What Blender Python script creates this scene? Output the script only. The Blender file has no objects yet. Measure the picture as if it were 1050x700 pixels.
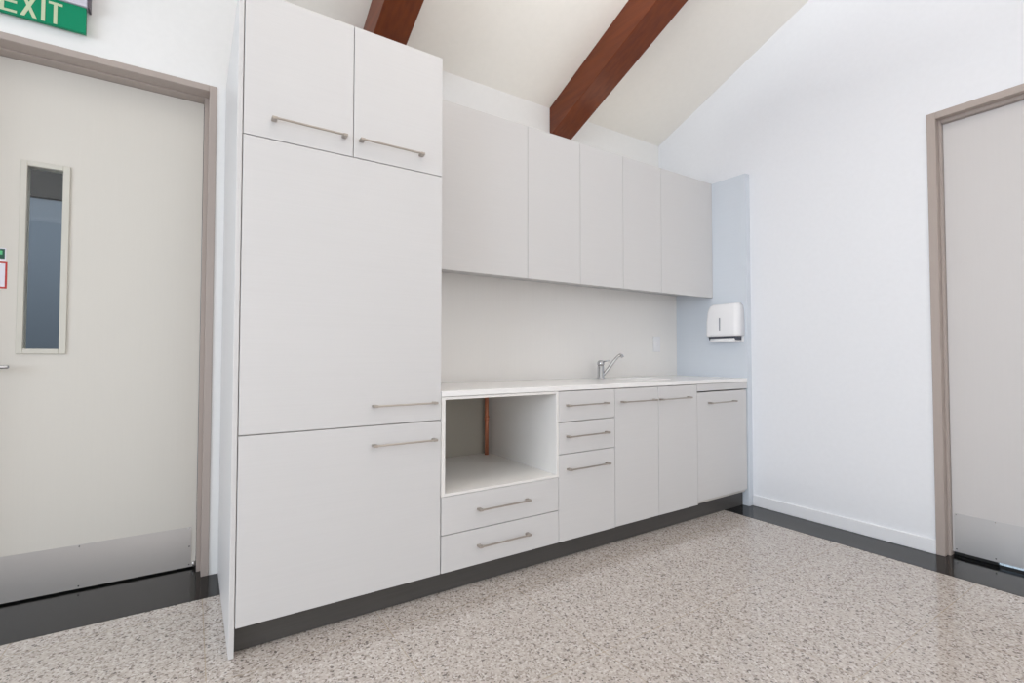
import bpy, bmesh, math
from mathutils import Matrix, Vector, Euler

S = bpy.context.scene
COL = S.collection

# ------------------------------------------------------------------ materials
def srgb(r, g, b):
    def f(c):
        c /= 255.0
        return c / 12.92 if c <= .04045 else ((c + .055) / 1.055) ** 2.4
    return (f(r), f(g), f(b), 1)

def mat(name, col, rough=.5, metal=0.0, spec=.5, coat=0.0):
    m = bpy.data.materials.new(name); m.use_nodes = True
    b = m.node_tree.nodes['Principled BSDF']
    b.inputs['Base Color'].default_value = col
    b.inputs['Roughness'].default_value = rough
    b.inputs['Metallic'].default_value = metal
    b.inputs['Specular IOR Level'].default_value = spec
    if coat:
        b.inputs['Coat Weight'].default_value = coat
        b.inputs['Coat Roughness'].default_value = .12
    return m

def nd(m, typ, **kw):
    n = m.node_tree.nodes.new(typ)
    for k, v in kw.items():
        if k in n.inputs: n.inputs[k].default_value = v
        else: setattr(n, k, v)
    return n

def grain(m, c1, c2, scale, amount_scale=8.0, bump=0.0, detail=3.0):
    """two close tones mixed by stretched noise"""
    L = m.node_tree.links; b = m.node_tree.nodes['Principled BSDF']
    tc = nd(m, 'ShaderNodeTexCoord'); mp = nd(m, 'ShaderNodeMapping'); mp.inputs['Scale'].default_value = scale
    no = nd(m, 'ShaderNodeTexNoise'); no.inputs['Scale'].default_value = amount_scale; no.inputs['Detail'].default_value = detail
    cr = nd(m, 'ShaderNodeValToRGB')
    cr.color_ramp.elements[0].position = .3; cr.color_ramp.elements[0].color = c1
    cr.color_ramp.elements[1].position = .7; cr.color_ramp.elements[1].color = c2
    L.new(tc.outputs['Object'], mp.inputs[0]); L.new(mp.outputs[0], no.inputs['Vector'])
    L.new(no.outputs[0], cr.inputs[0]); L.new(cr.outputs[0], b.inputs['Base Color'])
    if bump:
        bp = nd(m, 'ShaderNodeBump'); bp.inputs['Strength'].default_value = bump; bp.inputs['Distance'].default_value = .002
        L.new(no.outputs[0], bp.inputs['Height']); L.new(bp.outputs[0], b.inputs['Normal'])
    return m

M = {}
M['wall'] = grain(mat('painted_plaster', srgb(242, 242, 241), .75, spec=.25), srgb(241, 241, 240), srgb(243, 243, 242), (1, 1, 1), 40, .03)
M['ceiling'] = grain(mat('ceiling_paint', srgb(240, 237, 231), .8, spec=.2), srgb(242, 239, 233), srgb(244, 241, 235), (1, 1, 1), 30, .03)
M['laminate'] = grain(mat('pale_grey_laminate', srgb(216, 215, 215), .38, spec=.4), srgb(215, 214, 214), srgb(217, 216, 216), (.6, 6, 40), 6)
M['panel'] = grain(mat('blue_grey_laminate_cool_lit', srgb(218, 225, 233), .38, spec=.4), srgb(217, 224, 232), srgb(219, 226, 234), (6, .6, 40), 6)  # blue-grey partly its own, partly cool window light put into the colour
M['wall_cool_lit'] = grain(mat('plaster_cool_light_tint', srgb(241, 243, 247), .75, spec=.25), srgb(240, 242, 246), srgb(242, 244, 248), (1, 1, 1), 40, .03)  # white plaster with the cool window light mixed into its tint
M['carcass'] = mat('carcass_board', srgb(208, 205, 200), .5, spec=.35)
M['splash'] = grain(mat('splashback_laminate', srgb(243, 241, 238), .35, spec=.4), srgb(242, 240, 237), srgb(244, 242, 239), (30, 1, .5), 5)
M['nicheshade'] = mat('niche_shade_grey', srgb(168, 164, 154), .7, spec=.2)  # niche shade put into the grey of its back panel
M['worktop'] = mat('white_solid_surface', srgb(248, 247, 246), .22, spec=.5)
M['kick'] = grain(mat('charcoal_kickboard', srgb(74, 72, 70), .4), srgb(72, 70, 68), srgb(77, 75, 73), (1, 8, 30), 5)
M['door'] = grain(mat('cream_painted_door', srgb(216, 212, 204), .42, spec=.4), srgb(216, 212, 204), srgb(217, 213, 205), (30, 30, 1), 4)
M['door_right'] = grain(mat('grey_painted_door', srgb(212, 209, 208), .42, spec=.4), srgb(212, 209, 208), srgb(213, 210, 209), (30, 30, 1), 4)
M['frame'] = mat('taupe_frame_paint', srgb(177, 165, 158), .4, spec=.45)
M['trimwhite'] = mat('white_gloss_trim', srgb(244, 245, 248), .35)
M['nichelit'] = mat('niche_board_lightened', srgb(240, 238, 235), .45, spec=.4)  # whiter than other carcass board, standing in for light inside the niche
M['bead'] = mat('cream_bead', srgb(208, 205, 195), .4)
M['blacktile'] = grain(mat('black_porcelain', srgb(20, 20, 20), .10, spec=.32), srgb(17, 17, 17), srgb(23, 23, 22), (1, 1, 1), 60)
M['chrome'] = mat('chrome', (.50, .51, .53, 1), .07, 1.0)
M['copper'] = mat('copper', srgb(214, 138, 108), .38, .55)
M['gapblock'] = mat('gap_block_dark', srgb(32, 31, 31), .5)
M['plastic'] = mat('white_plastic', srgb(248, 248, 250), .25, spec=.5)
M['slot'] = mat('smoked_window', srgb(150, 152, 162), .2)
M['inside'] = mat('dark_inner_plastic', srgb(70, 72, 84), .5)
M['green'] = mat('exit_green', srgb(0, 138, 98), .55, spec=.25)
M['letters'] = mat('exit_letters', srgb(196, 207, 174), .5)
M['lilac'] = mat('sign_housing', srgb(205, 203, 216), .4)
M['darkgrey'] = mat('sign_edge', srgb(86, 78, 88), .45)
M['red'] = mat('label_red', srgb(190, 52, 48), .5)
M['paper'] = mat('label_paper', srgb(232, 230, 240), .6)
M['darkgreen'] = mat('label_green', srgb(28, 82, 66), .5)
M['lightgreen'] = mat('label_light_green', srgb(90, 190, 130), .5)
M['bluegrey'] = mat('corridor_blue_grey', srgb(116, 128, 142), .6)
M['slats'] = grain(mat('corridor_dark_slats', srgb(58, 54, 50), .6), srgb(20, 18, 17), srgb(30, 27, 25), (24, 1, .3), 3)
M['concrete'] = grain(mat('outside_concrete', srgb(190, 190, 188), .8), srgb(180, 180, 178), srgb(198, 198, 196), (1, 1, 1), 20)

# brushed steel
def steel(name, base, rough, scale):
    m = mat(name, base, rough, 1.0)
    L = m.node_tree.links; b = m.node_tree.nodes['Principled BSDF']
    tc = nd(m, 'ShaderNodeTexCoord'); mp = nd(m, 'ShaderNodeMapping'); mp.inputs['Scale'].default_value = scale
    no = nd(m, 'ShaderNodeTexNoise'); no.inputs['Scale'].default_value = 6; no.inputs['Detail'].default_value = 4
    mr = nd(m, 'ShaderNodeMapRange'); mr.inputs['To Min'].default_value = rough - .08; mr.inputs['To Max'].default_value = rough + .08
    L.new(tc.outputs['Object'], mp.inputs[0]); L.new(mp.outputs[0], no.inputs['Vector'])
    L.new(no.outputs[0], mr.inputs[0]); L.new(mr.outputs[0], b.inputs['Roughness'])
    bp = nd(m, 'ShaderNodeBump'); bp.inputs['Strength'].default_value = .08; bp.inputs['Distance'].default_value = .001
    L.new(no.outputs[0], bp.inputs['Height']); L.new(bp.outputs[0], b.inputs['Normal'])
    return m
M['steel'] = steel('brushed_steel', srgb(206, 204, 203), .46, (1.5, 1.5, 90))
M['handle'] = steel('satin_nickel', srgb(182, 174, 166), .36, (4, 60, 60))

# glass pane
g = bpy.data.materials.new('clear_glass'); g.use_nodes = True
b = g.node_tree.nodes['Principled BSDF']
b.inputs['Base Color'].default_value = (.93, .96, .97, 1); b.inputs['Roughness'].default_value = .02
b.inputs['Transmission Weight'].default_value = 1.0; b.inputs['IOR'].default_value = 1.45
M['glass'] = g

# timber beams: stained reddish brown with long grain
m = mat('stained_timber', srgb(122, 58, 32), .40, spec=.38)
grain(m, srgb(94, 40, 13), srgb(114, 53, 18), (14, .8, 9), 3.2, .05, 5)
M['timber'] = m

# terrazzo floor
m = mat('terrazzo', srgb(190, 180, 172), .085, spec=.8)
L = m.node_tree.links; b = m.node_tree.nodes['Principled BSDF']
tc = nd(m, 'ShaderNodeTexCoord')
def vor(scale, rnd=1.0):
    v = nd(m, 'ShaderNodeTexVoronoi'); v.inputs['Scale'].default_value = scale; v.inputs['Randomness'].default_value = rnd
    L.new(tc.outputs['Object'], v.inputs['Vector']); return v
v1 = vor(150); v2 = vor(85)
def ramp(src, stops, interp='CONSTANT'):
    r = nd(m, 'ShaderNodeValToRGB'); r.color_ramp.interpolation = interp
    e = r.color_ramp.elements
    e[0].position, e[0].color = stops[0]; e[1].position, e[1].color = stops[1]
    for p, c in stops[2:]:
        x = e.new(p); x.color = c
    L.new(src, r.inputs[0]); return r
sep1 = nd(m, 'ShaderNodeSeparateColor'); L.new(v1.outputs['Color'], sep1.inputs[0])
sep2 = nd(m, 'ShaderNodeSeparateColor'); L.new(v2.outputs['Color'], sep2.inputs[0])
r1 = ramp(sep1.outputs[0], [(0, srgb(138, 127, 120)), (.07, srgb(166, 156, 148)), (.22, srgb(196, 186, 179)), (.50, srgb(203, 195, 188)), (.74, srgb(185, 175, 166)), (.88, srgb(216, 210, 205))])
r2 = ramp(sep2.outputs[1], [(0, (1, 1, 1, 1)), (.05, (0, 0, 0, 1))])
mx = nd(m, 'ShaderNodeMix', data_type='RGBA')
dk = nd(m, 'ShaderNodeMath', operation='MULTIPLY'); dk.inputs[1].default_value = .75
dd = nd(m, 'ShaderNodeMath', operation='LESS_THAN'); dd.inputs[1].default_value = .46
L.new(v2.outputs['Distance'], dd.inputs[0])
dk2 = nd(m, 'ShaderNodeMath', operation='MULTIPLY')
L.new(r2.outputs[0], dk.inputs[0]); L.new(dk.outputs[0], dk2.inputs[0]); L.new(dd.outputs[0], dk2.inputs[1])
L.new(dk2.outputs[0], mx.inputs['Factor'])
L.new(r1.outputs[0], mx.inputs['A']); mx.inputs['B'].default_value = srgb(84, 77, 74)
# joints between the 0.57 m tiles
sx = nd(m, 'ShaderNodeSeparateXYZ'); L.new(tc.outputs['Object'], sx.inputs[0])
def joint(sock, off, step):
    a = nd(m, 'ShaderNodeMath', operation='SUBTRACT'); L.new(sock, a.inputs[0]); a.inputs[1].default_value = off
    d = nd(m, 'ShaderNodeMath', operation='DIVIDE'); L.new(a.outputs[0], d.inputs[0]); d.inputs[1].default_value = step
    r = nd(m, 'ShaderNodeMath', operation='ROUND'); L.new(d.outputs[0], r.inputs[0])
    q = nd(m, 'ShaderNodeMath', operation='SUBTRACT'); L.new(d.outputs[0], q.inputs[0]); L.new(r.outputs[0], q.inputs[1])
    ab = nd(m, 'ShaderNodeMath', operation='ABSOLUTE'); L.new(q.outputs[0], ab.inputs[0])
    lt = nd(m, 'ShaderNodeMath', operation='LESS_THAN'); L.new(ab.outputs[0], lt.inputs[0]); lt.inputs[1].default_value = .0018 / step
    return lt
j1 = joint(sx.outputs[0], -.085, .598); j2 = joint(sx.outputs[1], -.11, .567)
jm = nd(m, 'ShaderNodeMath', operation='MAXIMUM'); L.new(j1.outputs[0], jm.inputs[0]); L.new(j2.outputs[0], jm.inputs[1])
jf = nd(m, 'ShaderNodeMath', operation='MULTIPLY'); L.new(jm.outputs[0], jf.inputs[0]); jf.inputs[1].default_value = .6
mx2 = nd(m, 'ShaderNodeMix', data_type='RGBA'); L.new(jf.outputs[0], mx2.inputs['Factor'])
L.new(mx.outputs['Result'], mx2.inputs['A']); mx2.inputs['B'].default_value = srgb(172, 156, 132)
L.new(mx2.outputs['Result'], b.inputs['Base Color'])
M['terrazzo'] = m

# ------------------------------------------------------------------ mesh builders
class MB:
    def __init__(s): s.bm = bmesh.new()
    def _add(s, other):
        me = bpy.data.meshes.new('tmp'); other.to_mesh(me); other.free()
        s.bm.from_mesh(me); bpy.data.meshes.remove(me); return s
    def box(s, x0, x1, y0, y1, z0, z1, bev=0.0, seg=1, rot=None):
        t = bmesh.new(); bmesh.ops.create_cube(t, size=1)
        c = Vector(((x0 + x1) / 2, (y0 + y1) / 2, (z0 + z1) / 2))
        for v in t.verts:
            v.co = Vector((v.co.x * abs(x1 - x0), v.co.y * abs(y1 - y0), v.co.z * abs(z1 - z0)))
        if bev: bmesh.ops.bevel(t, geom=t.edges[:], offset=bev, segments=seg, profile=.5, affect='EDGES')
        for v in t.verts:
            if rot is not None: v.co = rot @ v.co
            v.co += c
        return s._add(t)
    def prism(s, pts, axis, a, bb, bev=0.0, seg=2):
        """extrude a 2-D outline along an axis; pts are the two other coordinates in x,y,z order"""
        t = bmesh.new()
        def mk(p, h):
            q = list(p); q.insert(axis, h); return t.verts.new(q)
        v0 = [mk(p, a) for p in pts]; v1 = [mk(p, bb) for p in pts]
        n = len(pts)
        t.faces.new(v0); t.faces.new(v1[::-1])
        for i in range(n): t.faces.new((v0[i], v1[i], v1[(i + 1) % n], v0[(i + 1) % n]))
        bmesh.ops.recalc_face_normals(t, faces=t.faces)
        if bev: bmesh.ops.bevel(t, geom=t.edges[:], offset=bev, segments=seg, profile=.5, affect='EDGES')
        return s._add(t)
    def tube(s, path, radii, n=20):
        t = bmesh.new(); path = [Vector(p) for p in path]
        if not hasattr(radii, '__len__'): radii = [radii] * len(path)
        rings = []
        up = None
        for i, p in enumerate(path):
            d = (path[min(i + 1, len(path) - 1)] - path[max(i - 1, 0)]).normalized()
            if up is None:
                up = d.orthogonal().normalized()
            else:
                up = (up - d * up.dot(d)).normalized()
            w = d.cross(up)
            rings.append([t.verts.new(p + radii[i] * (math.cos(2 * math.pi * k / n) * up + math.sin(2 * math.pi * k / n) * w)) for k in range(n)])
        for a, c in zip(rings, rings[1:]):
            for k in range(n): t.faces.new((a[k], a[(k + 1) % n], c[(k + 1) % n], c[k]))
        t.faces.new(rings[0][::-1]); t.faces.new(rings[-1])
        bmesh.ops.recalc_face_normals(t, faces=t.faces)
        for f in t.faces: f.smooth = len(f.verts) == 4
        return s._add(t)
    def slab_with_hole(s, o, h, z0, z1):
        """horizontal slab o=(x0,x1,y0,y1) pierced by rounded h"""
        t = bmesh.new()
        hx0, hx1, hy0, hy1 = h; r = .03; ring = []
        for cx, cy, a0 in ((hx1 - r, hy1 - r, 0), (hx0 + r, hy1 - r, 90), (hx0 + r, hy0 + r, 180), (hx1 - r, hy0 + r, 270)):
            for k in range(5):
                a = math.radians(a0 + 22.5 * k); ring.append((cx + r * math.cos(a), cy + r * math.sin(a)))
        cor = [(o[1], o[3]), (o[0], o[3]), (o[0], o[2]), (o[1], o[2])]
        H = [[t.verts.new((x, y, z)) for x, y in ring] for z in (z0, z1)]
        O = [[t.verts.new((x, y, z)) for x, y in cor] for z in (z0, z1)]
        for lv in (0, 1):
            for q in range(4):
                for k in range(4): t.faces.new((O[lv][q], H[lv][q * 5 + k], H[lv][q * 5 + k + 1]))
                t.faces.new((O[lv][q], H[lv][q * 5 + 4], H[lv][(q * 5 + 5) % 20], O[lv][(q + 1) % 4]))
        for k in range(20): t.faces.new((H[0][k], H[0][(k + 1) % 20], H[1][(k + 1) % 20], H[1][k]))
        for k in range(4): t.faces.new((O[0][k], O[0][(k + 1) % 4], O[1][(k + 1) % 4], O[1][k]))
        bmesh.ops.recalc_face_normals(t, faces=t.faces)
        return s._add(t)
    def build(s, name, material, parent=None):
        me = bpy.data.meshes.new(name)
        off = Vector((0, 0, 0)); p = parent
        while p is not None: off += p.location; p = p.parent
        if parent is None:
            lo = Vector((min(v.co[i] for v in s.bm.verts) for i in range(3)))
            hi = Vector((max(v.co[i] for v in s.bm.verts) for i in range(3)))
            org = Vector(((lo.x + hi.x) / 2, (lo.y + hi.y) / 2, lo.z))
            if name.startswith(('floor', 'wall', 'ceiling', 'trim', 'baseboard')): org = Vector((0, 0, 0))
            off = org
        for v in s.bm.verts: v.co -= off
        s.bm.to_mesh(me); s.bm.free()
        me.materials.append(material)
        o = bpy.data.objects.new(name, me); COL.objects.link(o)
        if parent is None: o.location = off
        else: o.parent = parent
        return o

def tag(o, label, cat, group=None):
    o['label'] = label; o['category'] = cat
    if group: o['group'] = group
    return o
def thing(name, label, cat, loc, group=None):
    o = bpy.data.objects.new(name, None); o.empty_display_size = .05; COL.objects.link(o); o.location = loc
    return tag(o, label, cat, group)
def struct(o, label=None, cat=None):
    o['kind'] = 'structure'
    if label: o['label'] = label
    if cat: o['category'] = cat
    return o
def sempty(name, loc, label, cat):
    o = bpy.data.objects.new(name, None); o.empty_display_size = .05; COL.objects.link(o); o.location = loc
    return struct(o, label, cat)

# ------------------------------------------------------------------ main dimensions (metres)
XR = 3.2          # right wall
YB = .808         # back wall
YS = .607         # face of the boxed-out wall behind the worktop
TAN = .42         # ceiling pitch
def zc(y): return 2.864 + TAN * (YB - y)
YF = -5.6; XL = -4.6; YRIDGE = -2.6

# ------------------------------------------------------------------ room shell
fl = MB().box(XL - .1, XR + .135, YF - .1, 2.75, -.12, 0).build('floor', M['terrazzo'])
struct(fl, 'polished speckled beige and grey terrazzo floor', 'floor')

# black tile borders laid 2 mm proud of the terrazzo
struct(MB().box(XL, 2.931, .557, 1.10, 0.0, .0015).build('trim_1', M['blacktile']), 'glossy black tile border on the floor below the left door', 'floor border')
struct(MB().box(2.931, XR + .10, YF, 1.10, 0.0, .0015).build('trim_2', M['blacktile']), 'glossy black tile border on the floor along the right wall and right door', 'floor border')

# back wall: door opening from x=-1.0 to -.095, and the boxed-out part behind the kitchenette
w = MB()
w.box(XL - .1, -1.04, YB, YB + .15, 0, 2.98)
w.box(-.075, XR + .1, YB, YB + .15, 0, 2.98)
w.box(-1.04, -.075, YB, YB + .15, 2.36, 2.98)
w.box(1.45, XR, YS, YB + .01, 0, 2.34); w.box(.80, 1.45, YS, YB + .01, .874, 2.34); w.box(.80, 1.45, YS, YB + .01, 0, .433)
struct(w.build('wall_back', M['wall']), 'white back wall behind the kitchenette and left door', 'wall')

# right wall with gable top and door opening y -2.0 .. -1.045
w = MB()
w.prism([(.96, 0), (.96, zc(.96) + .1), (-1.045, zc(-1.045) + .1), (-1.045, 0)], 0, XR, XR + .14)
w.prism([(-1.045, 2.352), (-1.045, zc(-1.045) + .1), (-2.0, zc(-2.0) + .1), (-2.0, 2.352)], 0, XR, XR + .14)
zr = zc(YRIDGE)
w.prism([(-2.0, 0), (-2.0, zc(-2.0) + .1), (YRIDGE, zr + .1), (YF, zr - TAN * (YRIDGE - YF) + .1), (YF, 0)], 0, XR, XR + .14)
struct(w.build('wall_right', M['wall_cool_lit']), 'plain white gable wall on the right with a door', 'wall')

# left wall (out of view) with a wide window opening
w = MB()
WL = (-4.4, -.6, .9, 2.7)
w.prism([(.96, 0), (.96, zc(.96) + .1), (WL[1], zc(WL[1]) + .1), (WL[1], 0)], 0, XL - .14, XL)
w.prism([(WL[1], 0), (WL[0], 0), (WL[0], WL[2]), (WL[1], WL[2])], 0, XL - .14, XL)
w.prism([(WL[1], WL[3]), (WL[0], WL[3]), (WL[0], zr - TAN * (YRIDGE - WL[0]) + .1), (YRIDGE, zr + .1), (WL[1], zc(WL[1]) + .1)], 0, XL - .14, XL)
w.prism([(WL[0], 0), (YF, 0), (YF, zr - TAN * (YRIDGE - YF) + .1), (WL[0], zr - TAN * (YRIDGE - WL[0]) + .1)], 0, XL - .14, XL)
struct(w.build('wall_left', M['wall']), 'white wall on the left side of the room with a window opening', 'wall')

# front wall (behind the camera) with two window openings
WF1 = (-4.6, -1.4, 1.0, 3.0); WF2 = (-1.2, 2.0, .1, 2.4)
w = MB()
zt_ = zr - TAN * (YRIDGE - YF) + .1
w.box(XL - .1, WF1[0], YF - .14, YF, 0, zt_)
w.box(WF1[1], WF2[0], YF - .14, YF, 0, zt_)
w.box(WF2[1], XR + .1, YF - .14, YF, 0, zt_)
for a in (WF1, WF2):
    w.box(a[0], a[1], YF - .14, YF, 0, a[2]); w.box(a[0], a[1], YF - .14, YF, a[3], zt_)
struct(w.build('wall_front', M['wall']), 'white wall behind the viewer with two window openings', 'wall')

# raked ceiling, two pitches
w = MB()
w.prism([(.96, zc(.96)), (YRIDGE, zr), (YF - .1, zr - TAN * (YRIDGE - YF + .1)), (YF - .1, zr - TAN * (YRIDGE - YF + .1) + .1), (YRIDGE, zr + .1), (.96, zc(.96) + .1)], 0, XL - .14, XR + .14)
struct(w.build('ceiling', M['ceiling']), 'off-white raked ceiling rising away from the back wall', 'ceiling')

# baseboard
struct(MB().box(XR - .012, XR, -1.022, -.008, .0015, .078, .003).build('baseboard_right', M['trimwhite']), 'low white baseboard along the right wall', 'baseboard')

# space beyond the left door: a corridor wall, blue-grey below and dark slats above
w = MB().box(-3.4, 1.6, 2.6, 2.68, 0, 2.14)
struct(w.build('wall_corridor', M['bluegrey']), 'blue-grey corridor wall seen through the door glass', 'wall')
w = MB().box(-3.4, 1.6, 2.56, 2.68, 2.14, 3.4)
struct(w.build('trim_3', M['slats']), 'dark slatted band above the corridor wall', 'bulkhead')
# pavement outside the right door
struct(MB().box(XR + .135, XR + 3.0, -4, 1, -.15, -.003).build('floor_outside', M['concrete']), 'pale paving outside the right door', 'paving')

# ------------------------------------------------------------------ doors
def screw(mb, c, ax, r=.0035):
    p = Vector(c); d = Vector((0, 0, 0)); d[ax] = .0014
    mb.tube([p, p - d], [r, r * .8], 10)

# left door (door_1)
d1 = sempty('door_1', (-.56, .94, .0015), 'cream flush door with a narrow vision panel at far left', 'door')
fy = YB - .006
f = MB()
x0o, x1o = -1.06, -.0566; zt = 2.3815; jf, hf, js, hs = .032, .030, .050, .036
for (a, c) in ((x0o, x0o + jf), (x1o - jf, x1o)):
    f.box(a, c, fy, YB + .10, .0015, zt, .002)
f.box(x0o + jf, x1o - jf, fy, YB + .10, zt - hf, zt, .002)
# rebate stop
f.box(x0o + jf, x0o + js, YB + .075, YB + .185, .0015, zt - hf, .001)
f.box(x1o - js, x1o - jf, YB + .075, YB + .185, .0015, zt - hf, .001)
f.box(x0o + js, x1o - js, YB + .075, YB + .185, zt - hs, zt - hf, .001)
f.build('door_frame', M['frame'], d1)
lx0, lx1, ly = -1.008, -.1085, .9476; lz0, lz1 = .010, zt - .0375
hx0, hx1, hz0, hz1 = -.757, -.633, 1.082, 1.891
f = MB()
f.box(lx0, hx0, ly, ly + .042, lz0, lz1); f.box(hx1, lx1, ly, ly + .042, lz0, lz1)
f.box(hx0, hx1, ly, ly + .042, lz0, hz0); f.box(hx0, hx1, ly, ly + .042, hz1, lz1)
leaf = f.build('door_leaf', M['door'], d1)
f = MB()
for sgn in (0, 1):
    ya, yb = (ly - .008, ly + .012) if sgn == 0 else (ly + .030, ly + .050)
    f.box(hx0 - .018, hx0 + .004, ya, yb, hz0 - .018, hz1 + .018, .002)
    f.box(hx1 - .004, hx1 + .021, ya, yb, hz0 - .018, hz1 + .018, .002)
    f.box(hx0 + .004, hx1 - .004, ya, yb, hz0 - .018, hz0 + .004, .002)
    f.box(hx0 + .004, hx1 - .004, ya, yb, hz1 - .004, hz1 + .018, .002)
vp = f.build('glazing_bead', M['bead'], d1); 
MB().box(hx0, hx1, ly + .019, ly + .025, hz0, hz1).build('glass_pane', M['glass'], vp)
f = MB().box(lx0 + .006, -.1275, ly - .0015, ly - .0001, .0125, .206)
kp = f.build('kick_plate', M['steel'], d1); kp['label'] = 'brushed steel kick plate'
f = MB()
for xx in (-.95, -.55, -.136):
    for zz in (.022, .11, .198): 
        if xx == -.55 and zz == .11: continue
        screw(f, (xx, ly - .0015, zz), 1)
f.build('screw', M['chrome'], kp)
f = MB()
f.tube([(-.918, ly, 1.0095), (-.918, ly - .008, 1.0095)], [.026, .025], 28)
f.tube([(-.918, ly - .008, 1.0095), (-.918, ly - .05, 1.0095), (-.914, ly - .056, 1.0095), (-.90, ly - .06, 1.0095), (-.785, ly - .06, 1.0095), (-.780, ly - .059, 1.0095)], [.009, .009, .009, .009, .0085, .005], 16)
lh = f.build('lever_handle', M['chrome'], d1); lh['label'] = 'chrome lever handle'
f = MB().tube([(-.1165, ly - .0075, .012), (-.1165, ly - .0075, .034)], .006, 14)
f.build('hinge', M['steel'], d1)

# right door (door_2)
# (right door)
d2 = sempty('door_2', (3.26, -1.5, .0015), 'pale grey flush door in taupe frame on the right wall', 'door')
fx = XR - .008
y0o, y1o = -2.03, -1.022; zt = 2.3725
f = MB()
for (a, c) in ((y0o, y0o + .038), (y1o - .038, y1o)):
    f.box(fx, XR + .06, a, c, .0015, zt, .002)
f.box(fx, XR + .06, y0o + .038, y1o - .038, zt - .036, zt, .002)
f.box(XR + .035, XR + .13, y0o + .038, y0o + .052, .0015, zt - .036, .001)
f.box(XR + .035, XR + .13, y1o - .050, y1o - .038, .0015, zt - .036, .001)
f.box(XR + .035, XR + .13, y0o + .052, y1o - .052, zt - .054, zt - .036, .001)
f.build('door_frame', M['frame'], d2)
f = MB().box(XR + .062, XR + .104, y0o + .054, -1.0735, .0225, zt - .056)
f.build('door_leaf', M['door_right'], d2)
kp = MB().box(XR + .0605, XR + .0619, -1.95, -1.081, .024, .226).build('kick_plate', M['steel'], d2); kp['label'] = 'brushed steel kick plate'
o = MB().box(XR + .075, XR + .095, -1.245, -1.075, .003, .0225, .001).build('gap_light_blocker', M['gapblock'], d2)  # strip added to block the daylight along part of the gap
f = MB()
for yy in (-1.089, -1.24, -1.55, -1.94):
    for zz in (.038, .218): screw(f, (XR + .0605, yy, zz), 0)
f.build('screw', M['chrome'], kp)
f = MB()
f.tube([(XR + .062, -1.90, 1.01), (XR + .054, -1.90, 1.01)], [.026, .025], 28)
f.tube([(XR + .054, -1.90, 1.01), (XR + .012, -1.90, 1.01), (XR + .004, -1.896, 1.01), (XR + .002, -1.88, 1.01), (XR + .002, -1.77, 1.01)], .009, 16)
f.build('lever_handle', M['chrome'], d2)

# ------------------------------------------------------------------ exposed beams
def beam(x0, label):
    wd = .1825; dep = .245; y0, y1 = YB - .001, YRIDGE
    def zb(y): return 2.650 + .41 * (YB - y)
    def ztop(y): return zc(y) - .001
    b = MB().prism([(y0, zb(y0)), (y1, zb(y1)), (y1, ztop(y1)), (y0, ztop(y0))], 0, x0, x0 + wd, .004, 2)
    tag(b.build('roof_beam', M['timber']), label, 'beam', 'exposed roof beams')
beam(.6355, 'dark red-brown timber roof beam above the tall cabinet')
beam(2.0135, 'dark red-brown timber roof beam above the wall cupboards, nearer the right wall')

# ------------------------------------------------------------------ joinery helpers
G = .0015
def front(name, parent, x0, x1, z0, z1, y=0.0, label=None):
    o = MB().box(x0 + G, x1 - G, y, y + .018, z0, z1, .0012).build(name, M['laminate'], parent)
    if label: o['label'] = label
    return o
def handle(parent, x0, x1, z, y=0.0):
    f = MB()
    f.box(x0, x0 + .019, y - .033, y, z - .0052, z + .0052, .0025, 2)
    f.box(x1 - .019, x1, y - .033, y, z - .0052, z + .0052, .0025, 2)
    f.box(x0 + .010, x1 - .010, y - .0315, y - .0245, z - .0034, z + .0034, .0012)
    return f.build('handle', M['handle'], parent)
def carcass(mb, x0, x1, z1, yb=.594, base=True, yf=.0185):
    mb.box(x0, x0 + .016, yf, yb, .1, z1); mb.box(x1 - .016, x1, yf, yb, .1, z1)
    mb.box(x0 + .016, x1 - .016, yf, yb, .1, .116)
    mb.box(x0 + .016, x1 - .016, yb - .012, yb, .116, z1)
    if base: mb.box(x0 + .02, x1 - .02, .065, yb - .05, .0005, .1)
    return mb

# ---- tall cabinet
T = thing('tall_cabinet', 'full-height pale grey cabinet with four doors at the left end', 'cabinet', (.39, .40, 0))
f = MB()
f.box(.0, .016, .0185, .80, .1, 2.39); f.box(.767, .783, .0185, .605, .1, 2.39)
f.box(.016, .767, .0185, .60, .1, .116); f.box(.016, .767, .0185, .60, 2.374, 2.39)
f.box(.016, .767, .0185, .60, .765, .781); f.box(.016, .767, .0185, .60, 1.85, 1.866)
f.box(.016, .767, .588, .60, .116, 2.374); f.box(.384, .40, .0185, .588, 1.866, 2.374)
f.box(.02, .76, .065, .55, .0005, .1)
f.build('carcass', M['carcass'], T)
f = MB().box(-.0185, -.0015, -.001, .8065, .0015, 2.397, .001)
f.build('side_panel', M['laminate'], T)
d = front('door', T, 0, .392, 1.8600, 2.397); handle(d, .0905, .3635, 1.930)
d = front('door', T, .392, .7855, 1.8600, 2.397); handle(d, .4125, .6900, 1.930)
d = front('door', T, 0, .7855, .7750, 1.8570); handle(d, .476, .7575, .8525)
d = front('door', T, 0, .7855, .1013, .7712); handle(d, .476, .7575, .6925)

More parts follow.
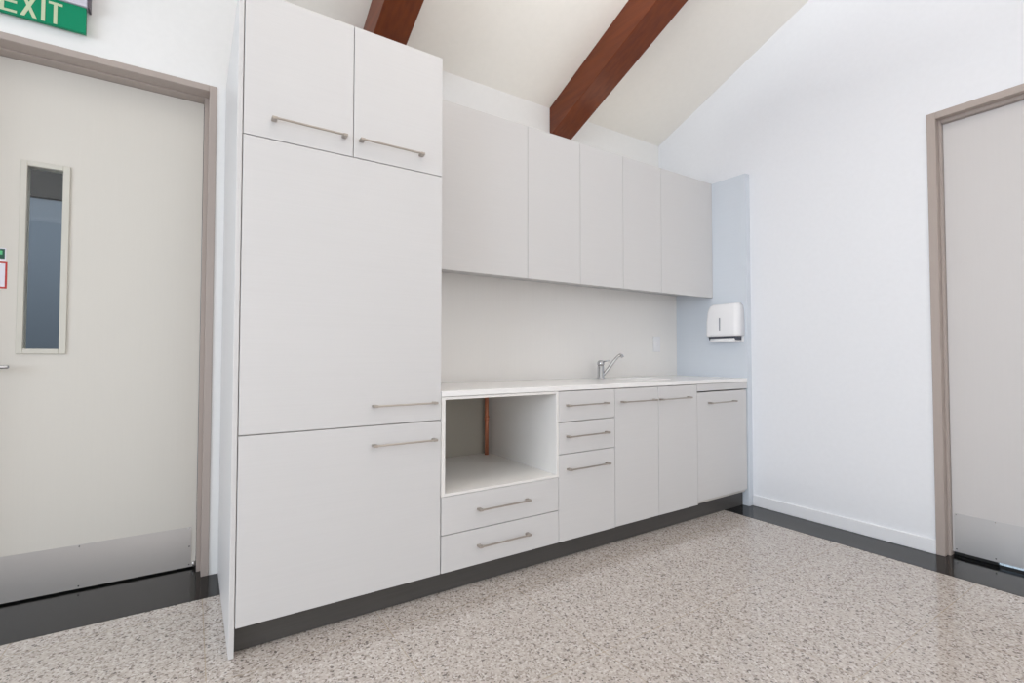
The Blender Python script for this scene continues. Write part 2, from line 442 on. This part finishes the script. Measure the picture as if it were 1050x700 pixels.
# ---- niche unit with two drawers
A0, A1 = .787, 1.4475
N = thing('niche_drawer_cabinet', 'base cabinet with open appliance niche above two wide drawers', 'cabinet', ((A0 + A1) / 2, .3, 0))
f = MB()
f.box(A0 + .014, A0 + .019, .0005, .70, .434, .8735, .0008); f.box(A0, A0 + .014, .0005, .60, .434, .8735, .0008)
f.box(A1 - .0145, A1, .0005, .70, .434, .8735, .0008)
f.box(A0 + .019, A1 - .0145, .0005, .70, .434, .446, .0008)
f.box(A0 + .019, A1 - .0145, .0005, .70, .861, .8735, .0008)
f.box(A0, A0 + .016, .0185, .594, .1, .434); f.box(A1 - .016, A1, .0185, .594, .1, .434)
f.box(A0 + .016, A1 - .016, .0185, .594, .1, .116)
f.box(A0 + .02, A1 - .02, .065, .55, .0005, .1)
f.build('carcass', M['nichelit'], N)
MB().box(A0 + .019, A1 - .0145, .686, .694, .446, .861).build('back_panel', M['nicheshade'], N)
d = front('drawer', N, A0, A1, .2660, .4320); handle(d, .966, 1.2545, .3535)
d = front('drawer', N, A0, A1, .1013, .2625); handle(d, .966, 1.2545, .1880)

# ---- copper pipe in the niche
f = MB()
f.tube([(1.392, .640, .4465), (1.392, .640, .8605)], .012, 20)
P = thing('copper_pipe', 'bare copper pipe rising at the back of the open niche', 'pipe', (1.392, .640, .4465))
f.build('tube', M['copper'], P)
f = MB().tube([(1.392, .640, .655), (1.392, .640, .685)], .0145, 20)
f.build('coupling', M['copper'], P)

# ---- three-drawer unit
B0, B1 = 1.4475, 1.8500
D = thing('drawer_cabinet', 'base cabinet with two shallow drawers over one deep drawer', 'cabinet', ((B0 + B1) / 2, .3, 0))
carcass(MB(), B0 + .001, B1 - .001, .8745).build('carcass', M['carcass'], D)
d = front('drawer', D, B0, B1, .7140, .8715); handle(d, 1.4955, 1.7840, .7985)
d = front('drawer', D, B0, B1, .5475, .7105); handle(d, 1.4955, 1.7880, .6375)
d = front('drawer', D, B0, B1, .1013, .5445); handle(d, 1.4985, 1.7920, .4680)

# ---- sink unit
C0, C1 = 1.8500, 2.5860
K = thing('sink_cabinet', 'two-door base cabinet under the sink', 'cabinet', ((C0 + C1) / 2, .3, 0))
f = MB()
x0, x1 = C0 + .001, C1 - .001
f.box(x0, x0 + .016, .0185, .594, .1, .8745); f.box(x1 - .016, x1, .0185, .594, .1, .8745)
f.box(x0 + .016, x1 - .016, .0185, .594, .1, .116); f.box(x0 + .016, x1 - .016, .582, .594, .116, .8745)
f.box(x0 + .02, x1 - .02, .065, .55, .0005, .1)
f.build('carcass', M['carcass'], K)
d = front('door', K, C0, 2.2140, .1035, .8715); handle(d, 1.8940, 2.1790, .7965)
d = front('door', K, 2.2140, C1, .1035, .8715); handle(d, 2.2090 + .012, 2.4890 + .012, .7950)

# ---- right-hand unit with rail
E0, E1 = 2.5870, 3.1420
R_ = thing('rail_door_cabinet', 'single-door base cabinet under a fixed rail at the right end', 'cabinet', ((E0 + E1) / 2, .3, 0))
carcass(MB(), E0 + .001, 3.1465, .8745, yf=.024).build('carcass', M['carcass'], R_)
front('rail', R_, E0, 3.1475, .8275, .8735)
d = front('door', R_, E0, E1, .1225, .8195, .002); handle(d, 2.700, 2.9880, .7480, .002)

# ---- kickboard
tag(MB().box(.0, 3.1475, .042, .058, .0016, .0985, .001).build('kickboard', M['kick']), 'long charcoal kickboard under the cabinets', 'kickboard')

# ---- end panel on the right wall
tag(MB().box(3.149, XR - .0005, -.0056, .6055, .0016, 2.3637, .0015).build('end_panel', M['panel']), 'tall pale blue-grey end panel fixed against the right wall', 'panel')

# ---- worktop, sink, tap
HX = (2.27, 2.53, .16, .43)
f = MB().slab_with_hole((.7862, 3.1485, -.0020, .6065), HX, .8755, .9000)
wt = f.build('worktop', M['worktop']); tag(wt, 'long thin white worktop over the base cabinets', 'worktop')
bv = wt.modifiers.new('edge', 'BEVEL'); bv.width = .0015; bv.segments = 2; bv.limit_method = 'ANGLE'

SK = thing('sink', 'small white inset sink bowl let into the worktop right of the tap', 'sink', (2.39, .28, .9))
f = MB()
def rrect(x0, x1, y0, y1, r):
    out = []
    for cx, cy, a0 in ((x1 - r, y1 - r, 0), (x0 + r, y1 - r, 90), (x0 + r, y0 + r, 180), (x1 - r, y0 + r, 270)):
        for k in range(7):
            a = math.radians(a0 + 15 * k); out.append((cx + r * math.cos(a), cy + r * math.sin(a)))
    return out
t = bmesh.new(); rings = []
for ins, z in ((-.012, .9002), (-.012, .9022), (.001, .9026), (.0035, .899), (.005, .77), (.018, .748), (.06, .742)):
    rings.append([t.verts.new((x, y, z)) for x, y in rrect(HX[0] + ins, HX[1] - ins, HX[2] + ins, HX[3] - ins, max(.034 - ins * .5, .01))])
for a, c in zip(rings, rings[1:]):
    n = len(a)
    for k in range(n): t.faces.new((a[k], a[(k + 1) % n], c[(k + 1) % n], c[k])).smooth = True
t.faces.new(rings[-1]); bmesh.ops.recalc_face_normals(t, faces=t.faces)
f._add(t)
bowl = f.build('bowl', M['worktop'], SK)
MB().tube([(2.40, .295, .7425), (2.40, .295, .7445)], [.04, .036], 24).build('drain', M['chrome'], SK)

TX, TY = 2.195, .475
TP = thing('mixer_tap', 'chrome mixer tap with angled spout on the white worktop', 'tap', (TX, TY, .9))
f = MB()
f.tube([(TX, TY, .9002), (TX, TY, .905), (TX, TY, .9065), (TX, TY, .912), (TX, TY, .985), (TX, TY, .991)], [.029, .029, .027, .0235, .0225, .020], 28)
f.build('body', M['chrome'], TP)
f = MB()
f.tube([(TX, TY, .9912), (TX, TY, .995), (TX, TY, 1.012), (TX, TY, 1.022), (TX, TY, 1.027)], [.0205, .0235, .0230, .018, .006], 28)
f.tube([(TX + .01, TY - .012, 1.016), (TX + .026, TY - .034, 1.022), (TX + .036, TY - .048, 1.024)], [.006, .005, .004], 12)
f.build('lever', M['chrome'], TP)
f = MB()
dx, dy = .93, -.36
def sp(s, z): return (TX + dx * s, TY + dy * s, z)
f.tube([sp(.010, .922), sp(.025, .932), sp(.060, .975), sp(.100, 1.026), sp(.128, 1.054), sp(.143, 1.062), sp(.156, 1.057), sp(.160, 1.047)],
       [.0115, .011, .0105, .010, .010, .0105, .0115, .0115], 20)
f.build('spout', M['chrome'], TP)

# ---- splashback
tag(MB().box(.786, 3.1485, .5955, .6065, .9002, 1.5400).build('splashback', M['splash']), 'pale laminate splashback panel between worktop and wall cupboards', 'splashback')

# ---- wall cupboards
YU = .2633; U0, U1 = 1.4937, 2.3637
def wall_cupboard(x0, x1, doors, label):
    t = thing('wall_cupboard', label, 'cupboard', ((x0 + x1) / 2, .43, U0), 'wall cupboards above the worktop')
    f = MB(); zb = 1.5408
    f.box(x0, x0 + .016, YU + .0185, .6055, zb, U1); f.box(x1 - .016, x1, YU + .0185, .6055, zb, U1)
    f.box(x0 + .016, x1 - .016, YU + .0185, .6055, zb, zb + .016); f.box(x0 + .016, x1 - .016, YU + .0185, .6055, U1 - .016, U1)
    f.box(x0 + .016, x1 - .016, .5935, .6055, zb + .016, U1 - .016)
    f.build('carcass', M['laminate'], t)
    for a, c in doors:
        MB().box(a + .001, c - .001, YU, YU + .018, U0, U1, .001).build('door', M['laminate'], t)
wall_cupboard(.7865, 1.4375, [(.7865, 1.4380)], 'wide pale grey wall cupboard next to the tall cabinet')
wall_cupboard(1.4385, 2.1970, [(1.4380, 1.8295), (1.8295, 2.1975)], 'pale grey two-door wall cupboard above the mixer tap and the drawers')
wall_cupboard(2.1980, 2.5690, [(2.1975, 2.5695)], 'narrow single-door wall cupboard, second from the right end panel')
wall_cupboard(2.5700, 3.1480, [(2.5695, 3.1480)], 'wide wall cupboard at the right end, touching the end panel')

# ---- paper towel dispenser on the end panel
XD = 3.1488
PD = thing('towel_dispenser', 'white paper towel dispenser mounted on the end panel', 'dispenser', (XD, .137, 1.17))
f = MB()
# cover: rounded box, narrower at the top, leaning back slightly
t = bmesh.new()
ys = (.012, .262)
prof = [(1.198, .100), (1.215, .104), (1.30, .102), (1.38, .092), (1.42, .078), (1.434, .058), (1.438, .03), (1.438, 0)]
rings = []
for i, (z, dp) in enumerate(prof):
    ins = 0 if z < 1.36 else (.014 * (z - 1.36) / .078)
    if z > 1.42: ins += .012 * (z - 1.42) / .018
    y0, y1 = ys[0] + ins, ys[1] - ins
    r = min(.028, dp * .45) if dp > .01 else .0
    ring = [(XD, y0)]
    for k in range(6):
        a = math.radians(90 * k / 5); ring.append((XD - dp + r - r * math.sin(a), y0 + r - r * math.cos(a)) if r else (XD - dp, y0))
    for k in range(6):
        a = math.radians(90 * k / 5); ring.append((XD - dp + r - r * math.cos(a), y1 - r + r * math.sin(a)) if r else (XD - dp, y1))
    ring.append((XD, y1))
    rings.append([t.verts.new((x, y, z)) for x, y in ring])
for a, c in zip(rings, rings[1:]):
    for k in range(len(a) - 1): t.faces.new((a[k], a[k + 1], c[k + 1], c[k])).smooth = True
    t.faces.new((a[-1], a[0], c[0], c[-1]))
t.faces.new(rings[0][::-1])
bmesh.ops.remove_doubles(t, verts=t.verts, dist=1e-5); bmesh.ops.recalc_face_normals(t, faces=t.faces)
f._add(t)
f.build('cover', M['plastic'], PD)
f = MB().box(XD - .1040, XD - .1010, .137, .147, 1.238, 1.330, .001)
o = f.build('level_slot', M['slot'], PD); o['label'] = 'narrow grey level window'
f = MB().prism([(XD, 1.197), (XD - .085, 1.197), (XD - .075, 1.172), (XD, 1.172)], 1, .030, .245)
f.build('throat', M['inside'], PD)
f = MB()
f.box(XD - .012, XD, .016, .258, 1.160, 1.199, .002)
f.tube([(XD - .070, .040, 1.1725), (XD - .070, .043, 1.1725), (XD - .070, .232, 1.1725), (XD - .070, .235, 1.1725)], [.010, .015, .015, .010], 18)
f.box(XD - .07, XD - .002, .030, .245, 1.1605, 1.1685, .003, 2)
f.build('tray', M['plastic'], PD)

# ---- wall switch on the splashback
SW = thing('wall_switch', 'small white switch plate on the splashback right of the tap', 'switch', (2.897, .595, 1.09))
MB().box(2.861, 2.934, .583, .5953, 1.088, 1.208, .003, 2).build('plate', M['plastic'], SW)
MB().box(2.888, 2.907, .577, .5832, 1.132, 1.164, .0015).build('rocker', M['plastic'], SW)

# ------------------------------------------------------------------ exit sign and door labels
EX = thing('exit_sign', 'green and white EXIT sign above the left door', 'sign', (-.78, YB, 2.44))
MB().box(-1.10, -.5430, .762, YB - .0005, 2.5650, 2.70, .002).build('housing', M['lilac'], EX)
MB().box(-.5430, -.5355, .759, YB - .0005, 2.5600, 2.704, .001).build('end_cap', M['darkgrey'], EX)
pn = MB().box(-1.10, -.5480, .772, .790, 2.4520, 2.5640, .001).build('sign_panel', M['green'], EX)
MB().box(-1.10, -.60, .790, YB - .0005, 2.50, 2.5590).build('back_plate', M['darkgrey'], EX)
f = MB(); ya, yb = .7704, .7721; z0, z1, sw = 2.4575, 2.5490, .0118
f.box(-.8125, -.8005, ya, yb, z0, z1)
for zz in (z0, (z0 + z1) / 2 - sw / 2, z1 - sw): f.box(-.8000, -.7630, ya, yb, zz, zz + sw * .85)
f.prism([(-.7530, z0), (-.7400, z0), (-.7030, z1), (-.7160, z1)], 1, ya, yb)
f.prism([(-.7160, z0), (-.7030, z0), (-.7400, z1), (-.7530, z1)], 1, ya + .0001, yb)
f.box(-.6900, -.6780, ya, yb, z0, z1)
f.box(-.6520, -.6402, ya, yb, z0, z1 - sw * .85); f.box(-.6680, -.6240, ya, yb, z1 - sw * .85, z1)
o = f.build('lettering', M['letters'], pn); o['label'] = 'pale EXIT lettering'

LB = thing('door_notice', 'white notice with red border stuck on the left door', 'notice', (-.86, ly - .0006, 1.343))
MB().box(-.915, -.8080, ly - .0010, ly - .0001, 1.343, 1.457, .0003).build('border', M['red'], LB)
MB().box(-.908, -.8145, ly - .0014, ly - .0009, 1.350, 1.450, .0002).build('paper', M['paper'], LB)
LG = thing('door_sticker', 'small dark green sticker above the red-bordered notice on the left door', 'sticker', (-.86, ly - .0006, 1.462))
MB().box(-.915, -.8130, ly - .0010, ly - .0001, 1.4615, 1.5165, .0003).build('backing', M['paper'], LG)
MB().box(-.911, -.8165, ly - .0014, ly - .0009, 1.4700, 1.5130, .0002).build('field', M['darkgreen'], LG)
MB().box(-.845, -.8240, ly - .0018, ly - .0013, 1.4880, 1.5050, .0002).build('pictogram', M['lightgreen'], LG)

# ------------------------------------------------------------------ light
PW = (3, 54, 137, .1, .9, 55)
CW = ((1, .97, .93), (1, .96, .94), (.90, 1.0, 1.13), (.85, .92, 1.0), (1, .97, .88), (1, .99, .97))
W = bpy.data.worlds.new('world'); S.world = W; W.use_nodes = True
bg = W.node_tree.nodes['Background']
bg.inputs['Color'].default_value = (*CW[3], 1); bg.inputs['Strength'].default_value = PW[3]

def area(name, loc, rot, sx_, sy_, power, col):
    l = bpy.data.lights.new(name, 'AREA'); l.shape = 'RECTANGLE'; l.size = sx_; l.size_y = sy_
    l.energy = power; l.color = col
    o = bpy.data.objects.new(name, l); COL.objects.link(o); o.location = loc; o.rotation_euler = rot
    return o
def win_front(name, a, p, c): area(name, ((a[0] + a[1]) / 2, YF + .02, (a[2] + a[3]) / 2), (math.radians(90), 0, 0), a[1] - a[0], a[3] - a[2], p, c)
win_front('front_window_daylight', WF1, PW[0], CW[0])
win_front('front_low_fill', WF2, PW[1], CW[1])  # added low light behind the viewer, lifting ceiling and splashback
area('left_window_daylight', (XL + .02, (WL[0] + WL[1]) / 2, (WL[2] + WL[3]) / 2), (math.radians(90), 0, math.radians(-90)), WL[1] - WL[0], WL[3] - WL[2], PW[2], CW[2])
area('corridor_fill', (-1.0, 1.35, 2.3), (math.radians(40), 0, 0), 1.6, .3, 17, (.92, .97, 1.0))  # unseen light added so the wall beyond the door glass is not dark
area('outside_daylight', (XR + 1.6, -1.7, 2.6), (0, math.radians(0), 0), 2.0, 3.0, 200, (.50, .74, 1.0))
# ceiling uplight: no fixture, added to brighten the raked ceiling
# unseen light added above the wall cupboards to warm the ceiling band
area('cupboard_top_fill', (2.25, .45, 2.41), (math.radians(180), 0, 0), 1.6, .06, PW[4], CW[4])
area('ceiling_fill', (.85, -1.22, 2.73), (math.radians(180), 0, 0), 1.4, .2, PW[5], CW[5])

# ------------------------------------------------------------------ camera
cam = bpy.data.cameras.new('camera'); co = bpy.data.objects.new('camera', cam); COL.objects.link(co)
cam.sensor_width = 36; cam.lens = 36 * 500.578 / 1050; cam.clip_start = .02
yaw, pit, rol = .5806, .0281, .0009
fw = Vector((math.sin(yaw) * math.cos(pit), math.cos(yaw) * math.cos(pit), math.sin(pit)))
rt = Vector((math.cos(yaw), -math.sin(yaw), 0)); up = rt.cross(fw)
r2 = math.cos(rol) * rt + math.sin(rol) * up; u2 = -math.sin(rol) * rt + math.cos(rol) * up
mm = Matrix((r2, u2, -fw)).transposed().to_4x4(); mm.translation = Vector((-.1412, -1.9822, 1.0601))
co.matrix_world = mm
S.camera = co

S.view_settings.view_transform = 'Standard'
S.view_settings.look = 'None'
S.view_settings.exposure = 0.0
S.view_settings.gamma = 1.0
S.view_settings.use_curve_mapping = False
